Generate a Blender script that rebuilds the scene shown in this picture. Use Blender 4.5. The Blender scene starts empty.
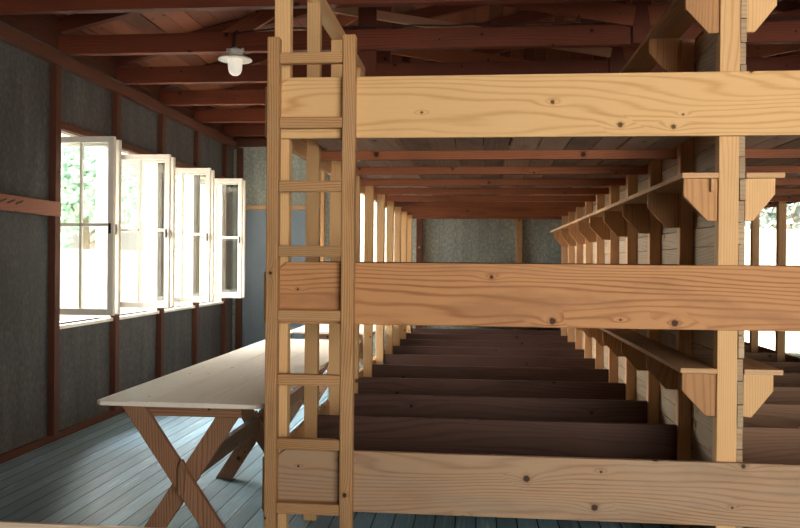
import bpy, math, random
from mathutils import Vector, Matrix
random.seed(7)
sc = bpy.context.scene
col = sc.collection
R = random.random

# ------------------------------------------------------------------ materials
def new_mat(name):
    m = bpy.data.materials.new(name); m.use_nodes = True
    nt = m.node_tree
    for n in list(nt.nodes): nt.nodes.remove(n)
    out = nt.nodes.new('ShaderNodeOutputMaterial')
    return m, nt, out
class N:
    """small helper to wire shader nodes"""
    def __init__(s, nt): s.nt = nt
    def add(s, t, **kw):
        n = s.nt.nodes.new(t)
        for k, v in kw.items(): setattr(n, k, v)
        return n
    def put(s, sock, v):
        if hasattr(v, 'is_output') or isinstance(v, bpy.types.NodeSocket): s.nt.links.new(v, sock)
        else: sock.default_value = v
    def m(s, op, a, b=0.0, c=None, clamp=False):
        n = s.add('ShaderNodeMath', operation=op, use_clamp=clamp)
        s.put(n.inputs[0], a); s.put(n.inputs[1], b)
        if c is not None: s.put(n.inputs[2], c)
        return n.outputs[0]
    def xyz(s, x, y, z=0.0):
        n = s.add('ShaderNodeCombineXYZ')
        s.put(n.inputs[0], x); s.put(n.inputs[1], y); s.put(n.inputs[2], z)
        return n.outputs[0]
    def noise(s, vec, scale=1.0, detail=2.0, rough=0.5):
        n = s.add('ShaderNodeTexNoise')
        s.put(n.inputs['Vector'], vec)
        n.inputs['Scale'].default_value = scale; n.inputs['Detail'].default_value = detail
        n.inputs['Roughness'].default_value = rough
        return n.outputs['Fac']
    def mix(s, fac, a, b, blend='MIX'):
        n = s.add('ShaderNodeMix', data_type='RGBA', blend_type=blend)
        s.put(n.inputs[0], fac)
        s.put(n.inputs[6], a if not isinstance(a, tuple) else (*a, 1)[:4])
        s.put(n.inputs[7], b if not isinstance(b, tuple) else (*b, 1)[:4])
        return n.outputs[2]
    def step(s, v, lo, hi):
        n = s.add('ShaderNodeMapRange', interpolation_type='SMOOTHSTEP')
        s.put(n.inputs[0], v); n.inputs[1].default_value = lo; n.inputs[2].default_value = hi
        return n.outputs[0]
    def bump(s, h, strength=0.2, dist=0.01):
        n = s.add('ShaderNodeBump'); n.inputs['Strength'].default_value = strength
        n.inputs['Distance'].default_value = dist; s.put(n.inputs['Height'], h)
        return n.outputs[0]
    def bsdf(s, out, color, rough=0.6, normal=None, spec=0.3):
        b = s.add('ShaderNodeBsdfPrincipled')
        s.put(b.inputs['Base Color'], color if not isinstance(color, tuple) else (*color, 1)[:4])
        s.put(b.inputs['Roughness'], rough)
        b.inputs['Specular IOR Level'].default_value = spec
        if normal is not None: s.put(b.inputs['Normal'], normal)
        s.nt.links.new(b.outputs[0], out.inputs[0])
        return b

def wood(name, light, dark, knots=0.4, grain=1.0, stain=0.3, stain_col=None, grey=0.0, grey_col=(.33, .30, .26),
         rings=26.0, rough=.62, fibre=.5, bump=.25, vary=.12, island=False):
    m, nt, out = new_mat(name); k = N(nt)
    uv = k.add('ShaderNodeUVMap'); uv.uv_map = 'UVMap'
    sep = k.add('ShaderNodeSeparateXYZ'); nt.links.new(uv.outputs[0], sep.inputs[0])
    u, v = sep.outputs[0], sep.outputs[1]
    # knots of several sizes
    vor = k.add('ShaderNodeTexVoronoi', voronoi_dimensions='2D', feature='F1')
    k.put(vor.inputs['Vector'], k.xyz(k.m('MULTIPLY', u, 3.6), k.m('MULTIPLY', v, 8.5)))
    vor.inputs['Scale'].default_value = 1.0
    csep = k.add('ShaderNodeSeparateColor'); nt.links.new(vor.outputs['Color'], csep.inputs[0])
    has = k.m('LESS_THAN', csep.outputs[0], knots)
    psep = k.add('ShaderNodeSeparateXYZ'); nt.links.new(vor.outputs['Position'], psep.inputs[0])
    du = k.m('SUBTRACT', u, k.m('DIVIDE', psep.outputs[0], 3.6)); dv = k.m('SUBTRACT', v, k.m('DIVIDE', psep.outputs[1], 8.5))
    size = k.m('MULTIPLY_ADD', k.m('POWER', csep.outputs[1], 2.0), .011, .0045)
    wob = k.m('MULTIPLY_ADD', k.noise(k.xyz(k.m('MULTIPLY', u, 90.), k.m('MULTIPLY', v, 90.)), 1., 2.), .9, .55)
    dk = k.m('DIVIDE', k.m('SQRT', k.m('ADD', k.m('POWER', du, 2.0), k.m('POWER', dv, 2.0))), k.m('MULTIPLY', size, wob))
    kn = k.m('MULTIPLY', k.m('SUBTRACT', 1.0, k.step(dk, .75, 1.25)), has)
    kring = k.m('MULTIPLY', k.m('SUBTRACT', 1.0, k.step(dk, 1.2, 2.6)), has)
    de = k.m('DIVIDE', k.m('SQRT', k.m('ADD', k.m('POWER', k.m('MULTIPLY', du, .33), 2.0), k.m('POWER', dv, 2.0))), size)
    halo = k.m('MULTIPLY', k.m('EXPONENT', k.m('MULTIPLY', de, -.8)), has)
    # growth rings: contour lines of a long stretched field, bent around the knots
    warp = k.noise(k.xyz(k.m('MULTIPLY', u, .5), k.m('MULTIPLY', v, 3.4)), 1.0, 2.0, .4)
    ph = k.m('ADD', k.m('MULTIPLY', v, rings * 12.0), k.m('MULTIPLY', warp, 105.0))
    ph = k.m('ADD', ph, k.m('MULTIPLY', halo, 16.0))
    ph = k.m('ADD', ph, k.m('MULTIPLY', k.noise(k.xyz(k.m('MULTIPLY', u, 6.), k.m('MULTIPLY', v, 60.)), 1., 3., .6), 2.2))
    sn = k.m('MULTIPLY_ADD', k.m('SINE', ph), .5, .5)
    ring = k.m('MULTIPLY', k.m('POWER', sn, 3.5), k.m('MULTIPLY_ADD', k.noise(k.xyz(k.m('MULTIPLY', u, 1.1), k.m('MULTIPLY', v, 9.), 9.), 1., 2.), 1.6, .1))
    fib = k.noise(k.xyz(k.m('MULTIPLY', u, 6.), k.m('MULTIPLY', v, 260.)), 1.0, 3.0, .65)
    fac = k.m('ADD', k.m('MULTIPLY', ring, .78 * grain), k.m('MULTIPLY', k.m('SUBTRACT', fib, .45), fibre), clamp=True)
    fac = k.m('ADD', fac, k.m('MULTIPLY', kring, .35), clamp=True)
    c = k.mix(fac, light, dark)
    # broad stains / wear
    bl = k.noise(k.xyz(k.m('MULTIPLY', u, 1.7), k.m('MULTIPLY', v, 6.)), 1.0, 4.0, .55)
    sm = k.m('MULTIPLY', k.step(bl, .5, .68), stain)
    c = k.mix(sm, c, stain_col or tuple(.55 * a for a in dark))
    if grey > 0:
        g = k.m('MULTIPLY', k.step(k.noise(k.xyz(k.m('MULTIPLY', u, 2.4), k.m('MULTIPLY', v, 14.), 4.), 1., 5., .6), .38, .68), grey)
        c = k.mix(g, c, grey_col)
    c = k.mix(kn, c, tuple(.22 * a for a in dark))
    # board to board tone
    if island:
        geo = k.add('ShaderNodeNewGeometry'); rnd = geo.outputs['Random Per Island']
    else:
        oi = k.add('ShaderNodeObjectInfo'); rnd = oi.outputs['Random']
    tone = k.m('MULTIPLY_ADD', rnd, 2 * vary, 1 - vary)
    c = k.mix(1.0, c, k.xyz(tone, tone, tone), 'MULTIPLY')
    h = k.m('ADD', k.m('MULTIPLY', fac, -.6), k.m('MULTIPLY', kn, -.6))
    k.bsdf(out, c, rough, k.bump(h, bump, .004), .25)
    return m

def plain(name, color, rough=.5, spec=.3, metal=0.0, mottle=0.0, mscale=8.0):
    m, nt, out = new_mat(name); k = N(nt)
    tc = k.add('ShaderNodeTexCoord')
    if mottle:
        n = k.noise(tc.outputs['Object'], mscale, 4.0, .6)
        c = k.mix(k.step(n, .3, .7), tuple(a * (1 - mottle) for a in color), tuple(min(1, a * (1 + mottle)) for a in color))
    else: c = color
    b = k.bsdf(out, c, rough, None, spec); b.inputs['Metallic'].default_value = metal
    return m

def panel_mat(name, a, b, speck=.25):
    """pressed fibre wall board: vertical fibres and mottling"""
    m, nt, out = new_mat(name); k = N(nt)
    tc = k.add('ShaderNodeTexCoord'); sep = k.add('ShaderNodeSeparateXYZ'); nt.links.new(tc.outputs['Object'], sep.inputs[0])
    x, y, z = sep.outputs
    h = k.m('ADD', x, y)
    n1 = k.noise(k.xyz(k.m('MULTIPLY', h, 9.), k.m('MULTIPLY', z, 1.2), 1.), 1., 4., .6)
    n2 = k.noise(k.xyz(k.m('MULTIPLY', h, 38.), k.m('MULTIPLY', z, 22.), 3.), 1., 4., .7)
    n3 = k.noise(k.xyz(k.m('MULTIPLY', h, 1.3), k.m('MULTIPLY', z, 1.1), 7.), 1., 3., .5)
    f = k.m('ADD', k.m('MULTIPLY', n1, .5), k.m('ADD', k.m('MULTIPLY', k.step(n2, .35, .75), speck), k.m('MULTIPLY', n3, .35)))
    c = k.mix(k.step(f, .35, .85), a, b)
    k.bsdf(out, c, .7, k.bump(n2, .15, .004), .2)
    return m

def floor_mat():
    m, nt, out = new_mat('worn_blue_grey_boards'); k = N(nt)
    tc = k.add('ShaderNodeTexCoord'); sep = k.add('ShaderNodeSeparateXYZ'); nt.links.new(tc.outputs['Object'], sep.inputs[0])
    x, y, z = sep.outputs
    w = .112
    q = k.m('DIVIDE', x, w); cell = k.m('FLOOR', q); fr = k.m('FRACT', q)
    edge = k.m('MINIMUM', fr, k.m('SUBTRACT', 1.0, fr))
    gap = k.m('SUBTRACT', 1.0, k.step(edge, .018, .05))
    wn = k.add('ShaderNodeTexWhiteNoise', noise_dimensions='1D'); k.put(wn.inputs['W'], cell)
    rnd = wn.outputs['Value']
    yy = k.m('ADD', y, k.m('MULTIPLY', rnd, 37.0))
    fib = k.noise(k.xyz(k.m('MULTIPLY', x, 170.), k.m('MULTIPLY', yy, 3.2), 0.), 1., 3., .6)
    wear = k.noise(k.xyz(k.m('MULTIPLY', x, 22.), k.m('MULTIPLY', yy, 1.6), 2.), 1., 5., .62)
    big = k.noise(k.xyz(k.m('MULTIPLY', x, 1.1), k.m('MULTIPLY', y, .8), 5.), 1., 3., .5)
    c = k.mix(k.step(fib, .3, .7), (.165, .29, .375), (.27, .425, .52))
    c = k.mix(k.m('MULTIPLY', k.step(wear, .55, .72), .75), c, (.58, .70, .74))
    c = k.mix(k.m('MULTIPLY', k.step(wear, .34, .2), .5), c, (.20, .20, .20))
    c = k.mix(k.m('MULTIPLY', k.step(big, .5, .75), .45), c, (.20, .24, .26))
    tone = k.m('MULTIPLY_ADD', rnd, .46, .77)
    c = k.mix(1.0, c, k.xyz(tone, tone, tone), 'MULTIPLY')
    c = k.mix(gap, c, (.018, .018, .02))
    h = k.m('ADD', k.m('MULTIPLY', gap, -1.0), k.m('MULTIPLY', fib, .15))
    k.bsdf(out, c, k.m('MULTIPLY_ADD', wear, .3, .36), k.bump(h, .5, .006), .4)
    return m

def glass_mat(name, gloss=.06, tint=(.96, .98, .97)):
    m, nt, out = new_mat(name); k = N(nt)
    t = k.add('ShaderNodeBsdfTransparent'); t.inputs[0].default_value = (*tint, 1)
    g = k.add('ShaderNodeBsdfGlossy'); g.inputs['Roughness'].default_value = .02
    mx = k.add('ShaderNodeMixShader'); mx.inputs[0].default_value = gloss
    nt.links.new(t.outputs[0], mx.inputs[1]); nt.links.new(g.outputs[0], mx.inputs[2])
    nt.links.new(mx.outputs[0], out.inputs[0])
    return m

def leaf_mat(name, a, b):
    m, nt, out = new_mat(name); k = N(nt)
    geo = k.add('ShaderNodeNewGeometry')
    c = k.mix(geo.outputs['Random Per Island'], a, b)
    k.bsdf(out, c, .7, None, .2)
    return m

M = dict(
    pine_new=wood('fresh_yellow_pine', (.74, .485, .235), (.53, .28, .105), knots=.30, grain=.75, stain=.10, rings=20, vary=.03),
    pine_mid=wood('reddish_pine', (.55, .285, .128), (.30, .12, .046), knots=.30, grain=.95, stain=.5, stain_col=(.30, .14, .07), rings=22, vary=.03),
    pine_worn=wood('worn_grey_pine', (.46, .305, .19), (.26, .15, .085), knots=.45, grain=.9, stain=.45, stain_col=(.26, .18, .125), grey=.35, grey_col=(.41, .335, .26), rings=22, vary=.03, bump=.5),
    ladder=wood('ladder_pine', (.52, .30, .135), (.26, .12, .048), knots=.18, grain=1.0, stain=.35, grey=.22, grey_col=(.40, .31, .22), rings=48, vary=.10, bump=.5),
    post=wood('pale_post_pine', (.74, .475, .235), (.52, .28, .115), knots=.16, grain=.6, stain=.12, rings=40, vary=.10),
    post_old=wood('brown_post_pine', (.74, .46, .245), (.49, .255, .115), knots=.2, grain=.7, stain=.3, rings=40, vary=.12),
    bracket=wood('bracket_pine', (.54, .295, .135), (.36, .16, .065), knots=.12, grain=.8, stain=.15, rings=26, vary=.16),
    shelf=wood('shelf_pine', (.64, .40, .21), (.42, .225, .11), knots=.2, grain=.6, stain=.4, grey=.3, rings=30),
    divider=wood('shaded_divider', (.10, .052, .040), (.055, .026, .02), knots=.25, grain=.8, stain=.3, grey=.15, grey_col=(.11, .08, .065), rings=22, vary=.15),  # darker copy of the divider wood, left bunk shade painted into the colour
    divider_r=wood('lit_brown_divider', (.32, .185, .12), (.185, .10, .062), knots=.25, grain=.8, stain=.3, grey=.25, grey_col=(.19, .145, .11), rings=22, vary=.15),  # lighter copy for the right bunks, their window light painted into the brown
    joist=wood('red_brown_joist', (.36, .13, .062), (.18, .056, .026), knots=.35, grain=.8, stain=.5, stain_col=(.12, .045, .025), rings=40, vary=.12),
    deck=wood('grey_brown_deck_planks', (.60, .44, .33), (.36, .24, .17), knots=.2, grain=.7, stain=.5, stain_col=(.27, .185, .14), grey=.5, grey_col=(.58, .50, .43), rings=26, vary=.3, island=True),
    partition=wood('weathered_partition_planks', (.46, .33, .205), (.27, .175, .105), knots=.3, grain=.8, stain=.35, stain_col=(.25, .18, .12), grey=.5, grey_col=(.44, .385, .29), rings=26, vary=.18, island=True),
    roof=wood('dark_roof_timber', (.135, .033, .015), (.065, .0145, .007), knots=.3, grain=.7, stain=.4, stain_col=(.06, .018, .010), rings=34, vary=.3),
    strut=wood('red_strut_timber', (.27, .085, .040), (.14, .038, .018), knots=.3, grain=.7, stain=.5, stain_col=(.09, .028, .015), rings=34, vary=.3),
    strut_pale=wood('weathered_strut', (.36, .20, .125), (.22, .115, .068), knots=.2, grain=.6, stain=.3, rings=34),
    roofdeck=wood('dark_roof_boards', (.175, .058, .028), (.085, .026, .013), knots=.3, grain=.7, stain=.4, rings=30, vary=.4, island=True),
    stud=wood('dark_red_stud', (.10, .036, .021), (.052, .018, .011), knots=.25, grain=.6, stain=.3, rings=44, vary=.08),
    rail=wood('notched_rail_wood', (.30, .13, .085), (.19, .075, .048), knots=.15, grain=.5, stain=.2, rings=34),
    trim=wood('door_trim_wood', (.52, .30, .145), (.34, .165, .075), knots=.2, grain=.5, stain=.2, rings=44),
    tabletop=wood('pale_scrubbed_tabletop', (.88, .825, .735), (.70, .625, .53), knots=.12, grain=.45, stain=.22, stain_col=(.60, .55, .48), grey=.35, grey_col=(.78, .80, .78), rings=24, vary=.05, rough=.5, bump=.15, island=True),
    leg=wood('brown_trestle_wood', (.33, .175, .10), (.155, .068, .035), knots=.25, grain=1.1, stain=.45, stain_col=(.17, .09, .05), grey=.2, grey_col=(.34, .24, .17), rings=36, vary=.12, bump=.5),
    leg_dark=wood('dark_stretcher_wood', (.15, .085, .055), (.08, .042, .028), knots=.2, grain=.8, stain=.3, rings=36),
    barrier=wood('pale_barrier_wood', (.72, .60, .46), (.52, .40, .29), knots=.2, grain=.6, stain=.3, grey=.4, grey_col=(.66, .60, .50), rings=30),
    floor=floor_mat(),
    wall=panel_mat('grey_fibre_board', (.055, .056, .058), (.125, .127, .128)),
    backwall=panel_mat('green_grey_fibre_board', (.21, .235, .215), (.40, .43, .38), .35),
    door=plain('blue_grey_door_paint', (.15, .195, .24), .5, .35, 0, .07, 3.),
    white=plain('white_window_paint', (.82, .79, .72), .4, .35, 0, .04, 5.),
    glass=glass_mat('window_glass'),
    enamel=plain('white_enamel', (.82, .80, .74), .25, .5),
    porcelain=plain('porcelain_grey', (.62, .64, .62), .35, .4),
    frosted=plain('milky_lamp_glass', (.88, .85, .78), .18, .6, 0, .12, 30.),
    iron=plain('dark_iron', (.035, .030, .028), .5, .4, .6),
    steel=plain('dull_steel', (.35, .34, .32), .4, .4, .8),
    nail=plain('rusty_nail', (.05, .035, .028), .6, .3),
    cable=plain('black_cable', (.02, .02, .022), .5, .3),
    limewash=plain('limewashed_wall', (.80, .74, .64), .8, .1, 0, .03, 1.),
    gravel=plain('pale_gravel', (.62, .57, .49), .9, .1, 0, .08, 6.),
    leaf=leaf_mat('pale_green_leaves', (.33, .56, .47), (.60, .72, .60)),
    leaf2=leaf_mat('grey_green_leaves', (.20, .26, .25), (.42, .47, .44)),
    bark=plain('grey_bark', (.24, .20, .16), .8, .1, 0, .2, 12.),
    roofsheet=plain('roofing_felt', (.08, .07, .065), .9, .1),
)

# ------------------------------------------------------------------ mesh builder
b_ = [n for n in M['frosted'].node_tree.nodes if n.type == 'BSDF_PRINCIPLED'][0]
b_.inputs['Emission Color'].default_value = (1, .93, .80, 1); b_.inputs['Emission Strength'].default_value = .45

class MB:
    def __init__(s): s.v = []; s.f = []; s.uv = []; s.sm = []
    def hexa(s, P, along=None, uo=None):
        """P: 8 corners (bottom 0-3 ccw, top 4-7). UV runs along the longest edge."""
        P = [Vector(p) for p in P]
        e = [(P[1] - P[0]), (P[3] - P[0]), (P[4] - P[0])]
        if along is None: along = max(range(3), key=lambda i: e[i].length)
        L = e[along].normalized()
        o1, o2 = [e[i].normalized() for i in range(3) if i != along]
        uo = uo or (R() * 60, R() * 60)
        b = len(s.v); s.v += P
        c = P[0]
        for q in ((0, 3, 2, 1), (4, 5, 6, 7), (0, 1, 5, 4), (1, 2, 6, 5), (2, 3, 7, 6), (3, 0, 4, 7)):
            s.f.append([b + i for i in q]); s.sm.append(False)
            n = (P[q[1]] - P[q[0]]).cross(P[q[2]] - P[q[0]]).normalized()
            for i in q:
                d = P[i] - c
                if abs(n.dot(L)) > .8: s.uv.append((uo[0] + d.dot(o1) * .15, uo[1] + d.dot(o2)))
                else: s.uv.append((uo[0] + d.dot(L), uo[1] + d.dot(o1) + d.dot(o2) * .97))
        return s
    def box(s, x0, x1, y0, y1, z0, z1, along=None, uo=None):
        return s.hexa([(x0, y0, z0), (x1, y0, z0), (x1, y1, z0), (x0, y1, z0), (x0, y0, z1), (x1, y0, z1), (x1, y1, z1), (x0, y1, z1)], along, uo)
    def beam(s, a, b, w, t, side=(0, 1, 0), shear=False):
        """bar from a to b; t = size along 'side', w = size across"""
        a = Vector(a); b = Vector(b); d = (b - a).normalized(); sd = Vector(side).normalized()
        up = sd.cross(d).normalized() * (w / 2); sd = sd * (t / 2)
        return s.hexa([a - up - sd, b - up - sd, b - up + sd, a - up + sd, a + up - sd, b + up - sd, b + up + sd, a + up + sd], 0)
    def prism(s, pts, axis, t0, t1, vert=False):
        """extrude a polygon given in the plane across 'axis' (y: pts are x,z)"""
        n = len(pts); b = len(s.v); uo = (R() * 60, R() * 60)
        def P(p, t): return Vector((p[0], t, p[1])) if axis == 'y' else (Vector((t, p[0], p[1])) if axis == 'x' else Vector((p[0], p[1], t)))
        s.v += [P(p, t0) for p in pts] + [P(p, t1) for p in pts]
        def U(p, t): return (uo[0] + p[1] + t * .2, uo[1] + p[0] + t) if vert else (uo[0] + p[0] + t * .2, uo[1] + p[1] + t)
        f1 = list(range(n)); f2 = list(range(n - 1, -1, -1))
        s.f.append([b + i for i in f1]); s.uv += [U(pts[i], t0) for i in f1]; s.sm.append(False)
        s.f.append([b + n + i for i in f2]); s.uv += [U(pts[i], t1) for i in f2]; s.sm.append(False)
        for i in range(n):
            j = (i + 1) % n
            s.f.append([b + j, b + i, b + n + i, b + n + j]); s.sm.append(False)
            s.uv += [U(pts[j], t0), U(pts[i], t0), U(pts[i], t1), U(pts[j], t1)]
        return s
    def lathe(s, prof, cx=0, cy=0, n=32, smooth=True):
        b = len(s.v)
        for r, z in prof:
            for i in range(n):
                a = 2 * math.pi * i / n
                s.v.append(Vector((cx + r * math.cos(a), cy + r * math.sin(a), z)))
        for k in range(len(prof) - 1):
            for i in range(n):
                j = (i + 1) % n
                s.f.append([b + k * n + i, b + k * n + j, b + (k + 1) * n + j, b + (k + 1) * n + i]); s.sm.append(smooth)
                s.uv += [(0, 0)] * 4
        for k, rev in ((0, True), (len(prof) - 1, False)):
            if prof[k][0] > 1e-4:
                q = [b + k * n + i for i in range(n)]
                if rev: q.reverse()
                s.f.append(q); s.sm.append(False); s.uv += [(0, 0)] * n
        return s
    def tube(s, pts, r, n=8, r1=None):
        b = len(s.v); pts = [Vector(p) for p in pts]; m = len(pts)
        for k, p in enumerate(pts):
            d = (pts[min(k + 1, m - 1)] - pts[max(k - 1, 0)]).normalized()
            x = d.orthogonal().normalized() if abs(d.z) > .9 else d.cross(Vector((0, 0, 1))).normalized()
            y = d.cross(x)
            rr = r if r1 is None else r + (r1 - r) * k / (m - 1)
            for i in range(n):
                a = 2 * math.pi * i / n
                s.v.append(p + (x * math.cos(a) + y * math.sin(a)) * rr)
        for k in range(m - 1):
            for i in range(n):
                j = (i + 1) % n
                s.f.append([b + k * n + i, b + k * n + j, b + (k + 1) * n + j, b + (k + 1) * n + i]); s.sm.append(True); s.uv += [(0, 0)] * 4
        s.f.append([b + i for i in range(n)][::-1]); s.sm.append(False); s.uv += [(0, 0)] * n
        s.f.append([b + (m - 1) * n + i for i in range(n)]); s.sm.append(False); s.uv += [(0, 0)] * n
        return s
    def build(s, name, mat, parent=None, bevel=0.0, org=None):
        me = bpy.data.meshes.new(name)
        po = Vector(org) if org is not None else Vector((0, 0, 0))
        base = parent_world(parent) if parent else Vector((0, 0, 0))
        if org is None and parent is None and s.v:   # origin at the base of the thing
            xs = [v.x for v in s.v]; ys = [v.y for v in s.v]; zs = [v.z for v in s.v]
            po = Vector(((min(xs) + max(xs)) / 2, (min(ys) + max(ys)) / 2, min(zs)))
        if org is None and parent is not None: po = base
        me.from_pydata([tuple(v - po) for v in s.v], [], s.f)
        me.polygons.foreach_set('use_smooth', s.sm)
        ul = me.uv_layers.new(name='UVMap')
        ul.data.foreach_set('uv', [c for p in s.uv for c in p])
        me.materials.append(mat); me.update()
        o = bpy.data.objects.new(name, me); col.objects.link(o)
        o.location = po - base
        if parent: o.parent = parent
        if bevel:
            bv = o.modifiers.new('worn_edges', 'BEVEL'); bv.width = bevel; bv.segments = 2; bv.limit_method = 'ANGLE'; bv.angle_limit = .6
        return o
def parent_world(o):
    p = Vector(o.location)
    while o.parent: o = o.parent; p += Vector(o.location)
    return p
def empty(name, loc, parent=None):
    o = bpy.data.objects.new(name, None); col.objects.link(o); o.empty_display_size = .1
    o.location = Vector(loc) - (parent_world(parent) if parent else Vector((0, 0, 0)))
    if parent: o.parent = parent
    return o
def tag(o, label, cat, group=None):
    o['label'] = label; o['category'] = cat
    if group: o['group'] = group
    return o
def struct(o, label=None):
    o['kind'] = 'structure'
    if label: o['label'] = label
    return o
def copy_part(o, dx, parent):
    c = o.copy(); col.objects.link(c); c.parent = parent; c.location = Vector(o.location) + Vector(dx); return c

XL, XR, YB, YF = -3.30, 5.65, 10.55, -2.6       # room
XC = 1.17                                        # ridge above the partition
EAVE, SLOPE = 3.20, .24
STUDS = [5.88 + 1.045 * k for k in range(5)]
WIN = [(STUDS[k] + .08, STUDS[k + 1]) for k in range(4)]
ZS, ZH = .90, 2.44

# ------------------------------------------------------------------ setting
struct(MB().box(XL - .15, XR + .15, YF - .15, YB + .15, -.12, 0).build('floor', M['floor'], org=(0, 0, 0)), 'worn blue-grey floorboards')

def side_wall(name, x0, x1, mat):
    mb = MB(); y = YF - .12
    for a, b in WIN:
        mb.box(x0, x1, y, a, 0, 3.019); mb.box(x0, x1, a, b, 0, ZS); mb.box(x0, x1, a, b, ZH, 3.019); y = b
    mb.box(x0, x1, y, YB + .12, 0, 3.019)
    return struct(mb.build(name, mat, org=(0, 0, 0)))
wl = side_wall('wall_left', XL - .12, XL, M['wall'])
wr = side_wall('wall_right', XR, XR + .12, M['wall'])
for sy in [STUDS[0] - 1.045 * k for k in range(7, 0, -1)] + STUDS:
    MB().box(XL, XL + .055, sy, sy + .08, .06, 2.93, 2).build('stud', M['stud'], wl, .003)
    MB().box(XR - .055, XR, sy, sy + .08, .06, 2.93, 2).build('stud', M['stud'], wr, .003)
MB().box(XL, XL + .075, YF, YB, 2.93, 3.019, 1).build('top_plate', M['stud'], wl, .003)
MB().box(XR - .075, XR, YF, YB, 2.93, 3.019, 1).build('top_plate', M['stud'], wr, .003)
MB().tube([(XL + .082, y, 3.024 + .004 * math.sin(y * 9)) for y in [YF + .1 + .3 * i for i in range(43)]], .005, 6).build('wiring', M['iron'], wl)
for i, (a, b) in enumerate(WIN):    # horizontal batten over every window
    MB().box(XL, XL + .04, a, b, ZH + .005, ZH + .065, 1).build('window_header', M['stud'], wl, .003)
struct(MB().box(XL, XL + .03, YF, YB, 0, .06, 1).build('baseboard_left', M['stud'], None, .003))
struct(MB().box(XR - .03, XR, YF, YB, 0, .06, 1).build('baseboard_right', M['stud'], None, .003))

for nm, x0, x1 in (('trim_3', XL - .12, XL), ('trim_4', XR, XR + .12)):     # eaves boards above the wall plates
    mb = MB()
    for q in range(3): mb.box(x0, x1, YF - .12, YB + .12, 3.0195 + .11 * q, 3.125 + .11 * q, 1)
    struct(mb.build(nm, M['stud'], org=(0, 0, 0)))
# back wall with a door, two windows
BW = [(-1.96, -.98), (3.32, 4.30)]
mb = MB()
x = XL - .12
for a, b in BW:
    mb.box(x, a, YB, YB + .12, 0, 3.06); mb.box(a, b, YB, YB + .12, 0, .9 if a < 0 else .32); mb.box(a, b, YB, YB + .12, 2.44, 3.06); x = b
mb.box(x, XR + .12, YB, YB + .12, 0, 3.06)
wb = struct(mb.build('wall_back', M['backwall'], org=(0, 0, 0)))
for x0, x1, m in ((-3.245, -3.165, 'stud'), (-2.14, -2.045, 'trim'), (-.81, -.73, 'stud'), (.49, .57, 'trim'), (1.55, 1.63, 'stud'), (2.4, 2.48, 'stud'), (4.45, 4.53, 'stud')):
    MB().box(x0, x1, YB - .05, YB, 0, 2.94, 2).build('stud', M[m], wb, .003)
for x0 in (-2.09, -.77, .53):
    for z in (1.62, 2.2): MB().lathe([(.0, 0), (.016, 0), (.012, .01), (0, .012)], 0, 0, 10).build('bolt', M['steel'], wb).matrix_local = Matrix.Translation((x0, YB - .05, z)) @ Matrix.Rotation(math.pi / 2, 4, 'X')
MB().box(-3.165, -2.14, YB - .035, YB, 2.115, 2.165, 0).build('door_header', M['trim'], wb, .003)
MB().box(XL, XR, YB - .06, YB, 2.96, 3.06, 0).build('top_plate', M['stud'], wb, .003)
MB().box(-.73, .49, YB - .012, YB, .02, .12, 0).build('skirting', M['stud'], wb)
for i, (a, b) in enumerate(BW):
    zs = .9 if a < 0 else .32
    w = struct(empty(f'window_{5 + i}', ((a + b) / 2, YB, zs)), ['tall bright window in the back wall behind the left bunk posts', 'tall bright window in the back wall right of the bunks'][i])
    mb = MB(); mb.box(a, a + .05, YB - .01, YB + .13, zs, 2.44); mb.box(b - .05, b, YB - .01, YB + .13, zs, 2.44)
    mb.box(a + .05, b - .05, YB - .01, YB + .13, 2.39, 2.44); mb.build('window_frame', M['white'], w)
    MB().box(a - .02, b + .02, YB - .06, YB + .13, zs - .03, zs).build('window_sill', M['white'], w)
    MB().box(a + .05, b - .05, YB + .08, YB + .086, zs, 2.39).build('pane', M['glass'], w)

# door
d = struct(MB().box(-3.155, -2.15, YB - .03, YB - .002, .01, 2.105, 2).build('door_1', M['door'], org=(-3.155, YB, 0)), 'blue-grey panelled door at the back left corner')
for x0, x1 in ((-3.06, -2.70), (-2.61, -2.25)):
    for z0, z1 in ((.2, .78), (.92, 1.3), (1.42, 1.98)):
        mb = MB()
        mb.box(x0, x1, YB - .036, YB - .03, z0, z0 + .02); mb.box(x0, x1, YB - .036, YB - .03, z1 - .02, z1)
        mb.box(x0, x0 + .02, YB - .036, YB - .03, z0 + .02, z1 - .02); mb.box(x1 - .02, x1, YB - .036, YB - .03, z0 + .02, z1 - .02)
        mb.build('door_panel', M['door'], d)
mb = MB(); mb.tube([(-2.22, YB - .03, 1.05), (-2.22, YB - .075, 1.05), (-2.33, YB - .08, 1.05)], .009, 8); mb.build('door_handle', M['iron'], d)

# wall behind the viewer, with a wide entrance letting daylight onto the bunk fronts
mb = MB(); OX0, OX1, OZ = .9, 4.3, 2.75
mb.box(XL - .12, OX0, YF - .12, YF, 0, EAVE + 1.25); mb.box(OX1, XR + .12, YF - .12, YF, 0, EAVE + 1.25); mb.box(OX0, OX1, YF - .12, YF, OZ, EAVE + 1.25)
struct(mb.build('wall_front', M['wall'], org=(0, 0, 0)))
mb = MB(); n = 60
for i in range(n):      # dark boarded gable above the back wall
    x0 = XL - .12 + (XR - XL + .24) * i / n; x1 = XL - .12 + (XR - XL + .24) * (i + 1) / n
    mb.box(x0, x1 - .004, YB + .002 * (i % 3), YB + .12, 3.06, EAVE + 1.25, 2)
struct(mb.build('trim_2', M['roofdeck'], org=(0, 0, 0)))

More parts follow.
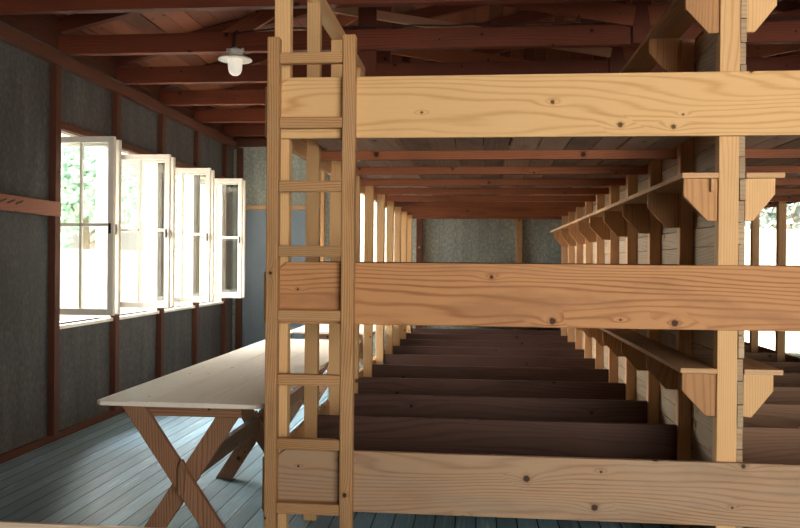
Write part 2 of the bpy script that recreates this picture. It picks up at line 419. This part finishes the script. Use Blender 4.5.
# left windows: white lining, sill and the inward-opened double casements
def casement(y0, parent, x1, th=.042, x0=-3.375, z0=.985, z1=2.385, mat='white', bars=True):
    st, mx, mr = .048, .022, .026
    mb = MB()
    mb.box(x0, x0 + st, y0, y0 + th, z0, z1); mb.box(x1 - st, x1, y0, y0 + th, z0, z1)
    mb.box(x0 + st, x1 - st, y0, y0 + th, z0, z0 + st * 1.1); mb.box(x0 + st, x1 - st, y0, y0 + th, z1 - st, z1)
    xm, zm = (x0 + x1) / 2, (z0 + z1) / 2 + .01
    if bars: mb.box(xm - mx / 2, xm + mx / 2, y0 + .006, y0 + th - .006, z0 + st, z1 - st)
    if bars: mb.box(x0 + st, x1 - st, y0 + .006, y0 + th - .006, zm - mr / 2, zm + mr / 2)
    c = mb.build('casement', M[mat], parent, .004)
    MB().box(x0 + st - .005, x1 - st + .005, y0 + th / 2 - .002, y0 + th / 2 + .002, z0 + st - .005, z1 - st + .005).build('pane', M['glass'], c)
    mb = MB(); mb.tube([(x1 - .022, y0 + .002, zm - .03), (x1 - .022, y0 - .014, zm - .03)], .006, 8); mb.box(x1 - .03, x1 - .014, y0 - .02, y0 - .012, zm - .07, zm + .01)
    mb.build('catch', M['iron'], c)
    for z in (z0 + .2, z1 - .25): MB().tube([(x0 - .004, y0 + th / 2, z), (x0 - .004, y0 + th / 2, z + .09)], .009, 8).build('hinge', M['iron'], c)
    return c
WL = ['nearest window in the left wall, sash swung open', 'second window from the viewer in the left wall, sash swung open', 'third window in the left wall, sash swung open', 'farthest window in the left wall, by the door corner']
for i, (a, b) in enumerate(WIN):
    w = struct(empty(f'window_{i + 1}', (XL, (a + b) / 2, ZS)), WL[i])
    mb = MB(); xo = XL - .13
    mb.box(xo, XL + .01, a, a + .022, ZS, ZH); mb.box(xo, XL + .01, b - .022, b, ZS, ZH); mb.box(xo, XL + .01, a + .022, b - .022, ZH - .022, ZH)
    mb.build('window_frame', M['white'], w)
    MB().box(xo - .05, XL + .035, a, b, ZS - .03, ZS, 1).build('window_sill', M['white'], w, .004)
    x1 = (-2.83, -2.795, -2.775, -2.75)[i]; casement(a + .026, w, x1)
    casement(a + .112, w, x1 + .006, z0=.99, z1=2.37, bars=False)
for i, (a, b) in enumerate(WIN):
    w = struct(empty(f'window_{i + 7}', (XR, (a + b) / 2, ZS)))
    mb = MB(); xo = XR + .13
    mb.box(XR - .01, xo, a, a + .022, ZS, ZH); mb.box(XR - .01, xo, b - .022, b, ZS, ZH); mb.box(XR - .01, xo, a + .022, b - .022, ZH - .022, ZH)
    mb.build('window_frame', M['white'], w)
    MB().box(XR - .035, xo + .05, a, b, ZS - .03, ZS, 1).build('window_sill', M['white'], w)

# notched rail on the left wall
r = MB().box(XL + .055, XL + .09, 3.6, 5.905, 1.752, 1.862, 1).build('notched_rail', M['rail'], None, .003)
tag(r, 'reddish wooden rail with slanted notches fixed across left wall studs', 'rail')
for y in (4.25, 4.50, 4.75, 4.99, 5.09, 5.19, 5.29):
    xx = XL + .09
    MB().hexa([(xx - .004, y, 1.800), (xx + .006, y, 1.800), (xx + .006, y + .075, 1.822), (xx - .004, y + .075, 1.822),
               (xx - .004, y, 1.812), (xx + .006, y, 1.812), (xx + .006, y + .09, 1.838), (xx - .004, y + .09, 1.838)]).build('peg', M['nail'], r)
for y in (5.41, 5.53, 5.67, 5.80):
    MB().lathe([(0, 0), (.009, 0), (.007, .005), (0, .006)], 0, 0, 8).build('nail_head', M['nail'], r).matrix_local = Matrix.Translation(Vector((XL + .09, y, 1.812)) - Vector(r.location)) @ Matrix.Rotation(math.pi / 2, 4, 'Y')

# ------------------------------------------------------------------ roof
def roof_z(x): return EAVE + SLOPE * ((x - XL) if x < XC else (XR - x)) * ((XC - XL) / (XR - XC) if x >= XC else 1)
mb = MB()
for side in (0, 1):
    xa, xb = (XL - .25, XC) if side == 0 else (XC, XR + .25)
    n = int((xb - xa) / .15)
    for i in range(n):
        x0 = xa + (xb - xa) * i / n; x1 = xa + (xb - xa) * (i + 1) / n - .006
        j = (R() - .5) * .008
        mb.hexa([(x0, YF - .1, roof_z(x0) + .13 + j), (x1, YF - .1, roof_z(x1) + .13 + j), (x1, YB + .1, roof_z(x1) + .13 + j), (x0, YB + .1, roof_z(x0) + .13 + j),
                 (x0, YF - .1, roof_z(x0) + .15 + j), (x1, YF - .1, roof_z(x1) + .15 + j), (x1, YB + .1, roof_z(x1) + .15 + j), (x0, YB + .1, roof_z(x0) + .15 + j)], 1)
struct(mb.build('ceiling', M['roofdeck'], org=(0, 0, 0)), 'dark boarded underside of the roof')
mb = MB()
for xa, xb in ((XL - .3, XC), (XC, XR + .3)):
    mb.hexa([(xa, YF - .5, roof_z(xa) + .165), (xb, YF - .5, roof_z(xb) + .165), (xb, YB + .5, roof_z(xb) + .165), (xa, YB + .5, roof_z(xa) + .165),
             (xa, YF - .5, roof_z(xa) + .20), (xb, YF - .5, roof_z(xb) + .20), (xb, YB + .5, roof_z(xb) + .20), (xa, YB + .5, roof_z(xa) + .20)])
struct(mb.build('trim_1', M['roofsheet'], org=(0, 0, 0)))
TR = [-1.2, -.18, .85, 1.87, 2.9, 3.93, 4.95, 6.0, 7.02, 8.02, 9.03, 10.05]
TL = {3.93: 'dark timber roof truss overhead, just behind the bunk fronts, mostly above view', 4.95: 'dark timber roof truss along the very top edge of view',
      6.0: 'dark timber roof truss whose tie beam passes behind the white lamp', 7.02: 'dark timber roof truss next beyond the one with the lamp',
      8.02: 'dark timber roof truss third from the back wall', 9.03: 'dark timber roof truss second from the back wall', 10.05: 'dark timber roof truss nearest the back wall'}
def truss(y, label):
    t = tag(empty('roof_truss', (XC, y, 3.02)), label, 'roof truss', 'roof trusses over the dormitory')
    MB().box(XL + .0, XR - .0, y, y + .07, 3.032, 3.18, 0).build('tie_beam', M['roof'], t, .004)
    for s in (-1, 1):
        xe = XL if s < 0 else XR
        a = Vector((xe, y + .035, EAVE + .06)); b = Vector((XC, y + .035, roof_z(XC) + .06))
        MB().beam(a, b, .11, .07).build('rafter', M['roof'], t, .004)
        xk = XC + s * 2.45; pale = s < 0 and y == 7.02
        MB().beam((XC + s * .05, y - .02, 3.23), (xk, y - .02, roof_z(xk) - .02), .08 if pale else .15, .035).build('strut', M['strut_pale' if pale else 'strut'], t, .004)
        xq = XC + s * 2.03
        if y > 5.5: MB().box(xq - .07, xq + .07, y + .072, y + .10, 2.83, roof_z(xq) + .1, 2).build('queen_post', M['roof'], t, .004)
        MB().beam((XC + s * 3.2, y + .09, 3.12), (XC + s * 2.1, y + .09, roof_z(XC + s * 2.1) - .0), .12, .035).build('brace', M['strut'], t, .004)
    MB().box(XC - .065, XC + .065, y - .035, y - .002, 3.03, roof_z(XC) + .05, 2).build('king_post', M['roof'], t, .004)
    return t
for i, y in enumerate(TR):
    if y > 3: truss(y, TL[y])
# lamp
LX, LY = -1.845, 5.915
lamp = tag(empty('pendant_lamp', (LX, LY, 2.82)), 'white enamel disc lamp with milky glass dome under roof beam', 'lamp')
MB().lathe([(.118, 2.948), (.127, 2.940), (.128, 2.944), (.120, 2.954), (.075, 2.968), (.055, 2.974), (.045, 2.970), (.045, 2.956)], LX, LY, 40).build('lamp_shade', M['enamel'], lamp)
MB().lathe([(0, 2.822), (.022, 2.826), (.040, 2.840), (.051, 2.865), (.054, 2.9), (.054, 2.95), (.05, 2.958), (0, 2.958)], LX, LY, 32).build('glass_dome', M['frosted'], lamp)
cp = MB().lathe([(.056, 2.972), (.058, 2.985), (.054, 3.004), (.060, 3.008), (.060, 3.018), (.03, 3.026), (.014, 3.04), (0, 3.041)], LX, LY, 28).build('lamp_cap', M['porcelain'], lamp)
for s in (-1, 1): MB().box(LX + s * .058 - .008, LX + s * .058 + .008, LY - .01, LY + .01, 3.006, 3.03).build('lug', M['porcelain'], cp)
MB().tube([(LX, LY, 3.03), (LX, LY, 3.15), (LX, LY + .03, 3.17), (LX, 5.998, 3.172)], .008, 8).build('stem', M['iron'], lamp)
pts = [(LX + .02, 5.985, 3.172)] + [(-1.5 + i * .25, 5.985, 3.20 - .008 * (i % 2)) for i in range(22)]
tag(MB().tube(pts, .006, 6).build('electric_cable', M['cable']), 'thin black cable running along the roof beam from the lamp', 'cable')

# ------------------------------------------------------------------ the bunks
PY = [3.575 + .738 * k for k in range(10)]
bunk = tag(empty('bunk_bed', (1.1, 3.6, 0)), 'long three-tier pine bunk block with central plank partition', 'bunk bed')
BZ = [(.30, .572), (1.14, 1.418), (1.975, 2.250)]
FM = ['pine_worn', 'pine_mid', 'pine_new']
FL = ['worn greyish pine board', 'reddish stained pine board', 'fresh yellow pine board']
for (z0, z1), m, lb in zip(BZ, FM, FL):
    c = .035
    pts = [(-.893, z0), (3.0, z0), (3.0, z1), (-.893 + c, z1), (-.893, z1 - c * .8)]
    b = MB().prism(pts, 'y', 3.545, 3.572)
    o = b.build('front_board', M[m], bunk, .004); o['label'] = lb
    for xn in (-.88, -.6, 1.075, 1.1, 2.9):
        for q in (.2, .75): MB().lathe([(0, 0), (.006, 0), (.005, .003), (0, .003)], 0, 0, 8).build('nail_head', M['nail'], o).matrix_local = Matrix.Translation(Vector((xn, 3.5455, z0 + (z1 - z0) * q)) - Vector(bunk.location)) @ Matrix.Rotation(math.pi / 2, 4, 'X')
for k, y in enumerate(PY):
    xr = (-.860, -.871, -.875, -.866, -.863, -.855, -.850, -.848, -.848, -.848)[k]
    MB().box(xr - .072, xr, y, y + .06, 0, 2.84, 2).build('post', M['post'], bunk, .004)
    xa = 1.033 if k == 0 else 1.051
    MB().box(xa, 1.118, y, y + .062, 0, 3.0 if k == 0 else 2.60, 2).build('post', M['post' if k == 0 else 'post_old'], bunk, .004)
    MB().box(2.87, 2.945, y, y + .062, 0, 2.84, 2).build('post', M['post'], bunk, .004)
Y0, Y1 = 3.56, PY[-1] + .075
for x0, x1 in ((-.945, -.872), (2.87, 2.945)):
    MB().box(x0, x1, PY[1], Y1, 2.842, 2.91, 1).build('top_rail', M['post'], bunk, .004)
for z0, z1 in ((.29, .53), (1.136, 1.372), (1.982, 2.21)):
    MB().box(-.966, -.938, 3.548, Y1, z0, z1, 1).build('side_board', M['post_old'], bunk, .003)
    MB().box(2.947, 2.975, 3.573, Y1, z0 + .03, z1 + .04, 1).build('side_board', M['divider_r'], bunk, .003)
# dividers between the berths
for k, y in enumerate(PY[1:]):
    xl = (-.871, -.875, -.866, -.863, -.855, -.850, -.848, -.848, -.848)[k]
    for (z0, z1) in BZ[:2]:
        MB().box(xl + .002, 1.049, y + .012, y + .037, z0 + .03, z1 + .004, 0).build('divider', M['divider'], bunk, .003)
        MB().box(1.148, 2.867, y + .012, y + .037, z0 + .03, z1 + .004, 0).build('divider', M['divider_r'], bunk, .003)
for x0, x1 in ((-.846, 1.049), (1.12, 2.867)):     # boarded foot end at the back wall
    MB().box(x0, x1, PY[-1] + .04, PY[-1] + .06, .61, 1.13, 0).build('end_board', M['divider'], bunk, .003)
# joists and decks
for y in PY[1:]:
    MB().box(-.936, 1.049, y + .066, y + .105, 1.985, 2.034, 0).build('joist', M['joist'], bunk, .003)
    MB().box(1.148, 2.94, y + .066, y + .105, 1.985, 2.034, 0).build('joist', M['joist'], bunk, .003)
for x0, x1 in ((-.84, 1.028), (1.148, 2.867)):
    for zt in (.328, 1.168, 2.058):
        mb = MB(); n = 13
        for i in range(n):
            a = x0 + (x1 - x0) * i / n + .003; b = x0 + (x1 - x0) * (i + 1) / n - .003 - (.012 if i % 4 == 2 else 0)
            yy = 3.576
            cuts = sorted([3.576, Y1] + [PY[j] + .085 for j in ((3, 7) if i % 3 == 0 else ((5,) if i % 3 == 1 else (2, 6)))])
            for p, q in zip(cuts, cuts[1:]): mb.box(a, b, p, q - .004, zt - .022, zt + (R() - .5) * .003, 1)
        mb.build('deck', M['deck'], bunk)
# central partition of horizontal planks
mb = MB(); z = .03
while z < 2.52:
    h = .092 + R() * .014
    e = R() * .006
    cuts = [3.576 + R() * .012, PY[3] + .03 + .74 * int(R() * 3), Y1]
    for p, q in zip(cuts, cuts[1:]): mb.box(1.1195 + e * .4, 1.1435 + e * .4, p, q - .003, z, z + h - .004, 1)
    z += h
mb.build('partition', M['partition'], bunk)
# shelves on brackets along the partition
for ti, zs in enumerate((.948, 1.797, 2.612)):
    for s in (-1, 1):
        x0, x1 = (.880, 1.049 if ti else 1.049) if s < 0 else (1.148, 1.310)
        y0 = 3.578
        sh = MB().box(x0, x1, y0, 9.95, zs, zs + .023, 1).build('shelf', M['shelf'], bunk, .003)
        for k, y in enumerate(PY[:9] if s < 0 else PY[:9]):
            if s < 0:
                xe = 1.031 if k == 0 else 1.050
                p = [(xe, zs - .184), (.988, zs - .184), (.890, zs - .078), (.890, zs - .001), (xe, zs - .001)]
            else:
                p = [(1.147, zs - .184), (1.182, zs - .184), (1.272, zs - .07), (1.272, zs - .001), (1.147, zs - .001)]
            if s > 0: p = p
            else: p = p[::-1]
            p = [(a, b + (R() - .5) * .004) for a, b in p]
            if s > 0: p = p
            yb = y + .012
            MB().prism(p if s > 0 else p[::-1][::-1], 'y', yb, yb + .024, True).build('bracket', M['bracket'] if s < 0 or k else M['post'], sh, .002)
        if s < 0 and ti == 1:
            MB().box(.998, 1.012, 3.565, 3.586, zs - .06, zs - .004, 2).build('peg', M['shelf'], sh, .002)

# ------------------------------------------------------------------ ladder
ld = tag(empty('ladder', (-.748, 3.51, 0)), 'worn pine ladder standing against left end of the bunks', 'ladder')
for x0, x1, zt in ((-.942, -.888, 2.420), (-.602, -.545, 2.424)):
    o = MB().box(x0, x1, 3.488, 3.540, 0, zt, 2).build('side_rail', M['ladder'], ld, .005)
    for j in range(8):
        zz = .344 - .024 + .2868 * j
        for q in ((0,) if j % 3 else (-.012, .012)):
            MB().lathe([(0, 0), (.006, 0), (.005, .003), (0, .003)], 0, 0, 8).build('nail_head', M['nail'], o).matrix_local = Matrix.Translation(Vector(((x0 + x1) / 2 + q, 3.4885, zz + q)) - Vector(ld.location)) @ Matrix.Rotation(math.pi / 2, 4, 'X')
for j in range(8):
    zz = .344 + .2868 * j + (R() - .5) * .004
    MB().box(-.8875, -.6025, 3.494 + R() * .004, 3.536, zz - .049, zz, 0).build('rung', M['ladder'], ld, .005)

# ------------------------------------------------------------------ tables
def trestle(y, parent, wedge=True):
    cx = -1.402
    t = empty('trestle', (cx, y, 0), parent)
    # two crossing legs, cut level at floor and under the top
    def leg(xt, xb, ya, yb, w=.112):
        h = w / 2
        MB().prism([(xb - h, 0.0), (xb + h, 0.0), (xt + h, .7275), (xt - h, .7275)][::1], 'y', ya, yb, True).build('leg', M['leg'], t, .004)
    leg(-1.668, -1.165, y - .022, y + .014); leg(-1.168, -1.640, y + .048, y + .084)
    MB().box(-1.63, -1.13, y + .0155, y + .0465, .662, .7275, 0).build('cross_rail', M['leg'], t, .003)
    if wedge:
        MB().prism([(-1.420, .295), (-1.395, .295), (-1.385, .44), (-1.402, .47), (-1.418, .44)], 'y', y - .052, y - .024, True).build('wedge', M['leg'], t, .004)
    return t
def table(ya, yb, ys, label):
    t = tag(empty('trestle_table', (-1.4, (ya + yb) / 2, 0)), label, 'table', 'trestle tables in the left aisle')
    mb = MB()
    xs = [-1.812, -1.54, -1.27, -.992]
    for i in range(3):
        a, b = xs[i] + (.0008 if i else 0), xs[i + 1] - .0008
        c0 = .03 if i == 0 else 0; c1 = .03 if i == 2 else 0
        mb.prism([(a, ya + c0), (a + c0, ya), (b - c1, ya), (b, ya + c1), (b, yb), (a, yb)], 'z', .728, .75, True)
    mb.build('tabletop', M['tabletop'], t, .005)
    for y in ys: trestle(y, t)
    MB().box(-1.425, -1.385, ys[0] + .086, ys[-1] - .03, .335, .425, 1).build('stretcher', M['leg_dark'], t, .003)
    return t
table(3.645, 6.80, (3.75, 5.03, 6.40), 'long pale-topped trestle table in left aisle, nearest the viewer')
table(7.56, 9.75, (7.75, 9.4), 'far pale-topped trestle table, half hidden behind the ladder')

# ------------------------------------------------------------------ barrier cut by the bottom left edge
br = tag(empty('barrier_rail', (-1.0, 2.09, 0)), 'low pale wooden barrier rail along the bottom left edge of view', 'barrier')
MB().hexa([(-2.6, 2.121, .60), (.3, 2.111, .60), (.3, 2.125, .60), (-2.6, 2.135, .60), (-2.6, 2.121, .684), (.3, 2.111, .684), (.3, 2.125, .684), (-2.6, 2.135, .684)], 0).build('rail', M['barrier'], br, .002)
for x in (-2.4, .1):
    yy = 2.151 - (x + 1) * .0035
    MB().box(x - .03, x + .03, yy - .025, yy + .025, .03, .66, 2).build('post', M['barrier'], br, .003)
    MB().box(x - .04, x + .04, yy - .2, yy + .2, 0, .03, 1).build('foot', M['barrier'], br, .003)

# ------------------------------------------------------------------ outside
struct(MB().box(-60, 60, -30, 90, -.5, -.40).build('ground', M['gravel'], org=(0, 0, 0)), 'pale gravel yard outside the windows')
def bwall(x0, x1, y0, y1, h, label, post_axis):
    t = tag(empty('yard_wall', ((x0 + x1) / 2, (y0 + y1) / 2, -.4)), label, 'wall')
    MB().box(x0, x1, y0, y1, -.4, h).build('masonry', M['limewash'], t)
    MB().box(x0 - .06, x1 + .06, y0 - .06, y1 + .06, h, h + .08).build('coping', M['limewash'], t)
bwall(-12.3, -12, 8, 60, 1.66, 'whitewashed yard wall seen outside the nearest left window', 1)
bwall(2.2, 16, 23, 23.3, 2.35, 'whitewashed yard wall outside the right back window', 0)
bwall(-10, 0.5, 26, 26.3, 4.4, 'tall whitewashed wall outside the left back window', 0)
def tree(x, y, h, rad, n, m, label):
    t = tag(empty('tree', (x, y, -.4)), label, 'tree', 'trees beyond the yard walls')
    rr = random.Random(int(x * 31 + y * 7))
    mb = MB(); mb.tube([(x, y, -.4), (x + .1, y, h * .3), (x - .1, y + .1, h * .75)], .22, 8, .08)
    for q in range(6):
        a = q * 1.05; mb.tube([(x, y, h * (.3 + .07 * q)), (x + math.cos(a) * rad * .6, y + math.sin(a) * rad * .6, h * (.45 + .07 * q))], .08, 6, .02)
    mb.build('trunk', M['bark'], t)
    blobs = [(rr.uniform(-.7, .7) * rad, rr.uniform(-.7, .7) * rad, h * rr.uniform(.3, .95), rad * rr.uniform(.25, .5)) for _ in range(16)]
    V, F = [], []
    for i in range(n):
        bx, by, bz, br_ = rr.choice(blobs)
        d = Vector((rr.gauss(0, 1), rr.gauss(0, 1), rr.gauss(0, 1))).normalized() * br_ * (rr.random() ** .35)
        c = Vector((x + bx, y + by, bz)) + d
        a = Vector((rr.gauss(0, 1), rr.gauss(0, 1), rr.gauss(0, 1))).normalized(); b = a.orthogonal().normalized(); s = rr.uniform(.12, .26)
        k = len(V); V += [c - a * s, c + b * s * .5, c + a * s, c - b * s * .5]; F.append((k, k + 1, k + 2, k + 3))
    me = bpy.data.meshes.new('foliage'); me.from_pydata([tuple(v - Vector((x, y, -.4))) for v in V], [], F)
    me.materials.append(M[m]); o = bpy.data.objects.new('foliage', me); col.objects.link(o); o.parent = t
    return t
tree(-14.6, 28.5, 6.0, 2.3, 2600, 'leaf', 'pale green tree seen through the nearest open window')
tree(-17.0, 46.0, 8.5, 3.2, 3000, 'leaf', 'pale green tree seen beside the third open sash')
tree(9.6, 25.5, 4.3, 1.5, 1500, 'leaf2', 'grey-green tree over the wall outside the right back window')
tree(12.6, 26.5, 4.6, 1.7, 1500, 'leaf2', 'grey-green tree at right edge, over the yard wall')

# ------------------------------------------------------------------ light
w = bpy.data.worlds.new('overcast_sky'); sc.world = w; w.use_nodes = True
bg = w.node_tree.nodes['Background']; bg.inputs[0].default_value = (1.0, .90, .76, 1); bg.inputs[1].default_value = 1.25
def sun(name, direction, strength, angle, colr):
    l = bpy.data.lights.new(name, 'SUN'); l.energy = strength; l.angle = math.radians(angle); l.color = colr
    o = bpy.data.objects.new(name, l); col.objects.link(o)
    o.rotation_euler = Vector(direction).to_track_quat('-Z', 'Y').to_euler(); o.location = (-8, 2, 8); return o
sun('bright_hazy_sky', (.80, -.20, -.42), 54.0, 85, (1.0, .97, .92))
sun('high_sun', (-.50, .35, -.75), 7.0, 3, (1.0, .90, .76))
a = bpy.data.lights.new('entrance_daylight', 'AREA'); a.shape = 'RECTANGLE'; a.size = OX1 - OX0 - .1; a.size_y = OZ - .5; a.energy = 300; a.color = (1, .92, .80)
ao = bpy.data.objects.new('entrance_daylight', a); col.objects.link(ao); ao.location = ((OX0 + OX1) / 2, YF - .02, OZ / 2 + .2); ao.rotation_euler = (math.radians(90), 0, 0)

# ------------------------------------------------------------------ camera
cam = bpy.data.cameras.new('camera'); co = bpy.data.objects.new('camera', cam); col.objects.link(co)
cam.sensor_width = 36; cam.lens = 36.0; cam.clip_start = .05; cam.clip_end = 300
yaw = math.atan(78 / 800); pitch = -.0020788; roll = .0085
Fw = Vector((-math.sin(yaw), math.cos(yaw), 0)); Rt = Vector((math.cos(yaw), math.sin(yaw), 0)); Up = Vector((0, 0, 1))
F2 = Fw * math.cos(pitch) + Up * math.sin(pitch); U2 = Up * math.cos(pitch) - Fw * math.sin(pitch)
R3 = Rt * math.cos(roll) + U2 * math.sin(roll); U3 = U2 * math.cos(roll) - Rt * math.sin(roll)
mt = Matrix((R3, U3, -F2)).transposed().to_4x4(); mt.translation = (0, 0, 1.42)
co.matrix_world = mt
sc.camera = co
vs = sc.view_settings; vs.view_transform = 'Standard'; vs.look = 'None'; vs.exposure = 0.0; vs.gamma = 1.0; vs.use_curve_mapping = False
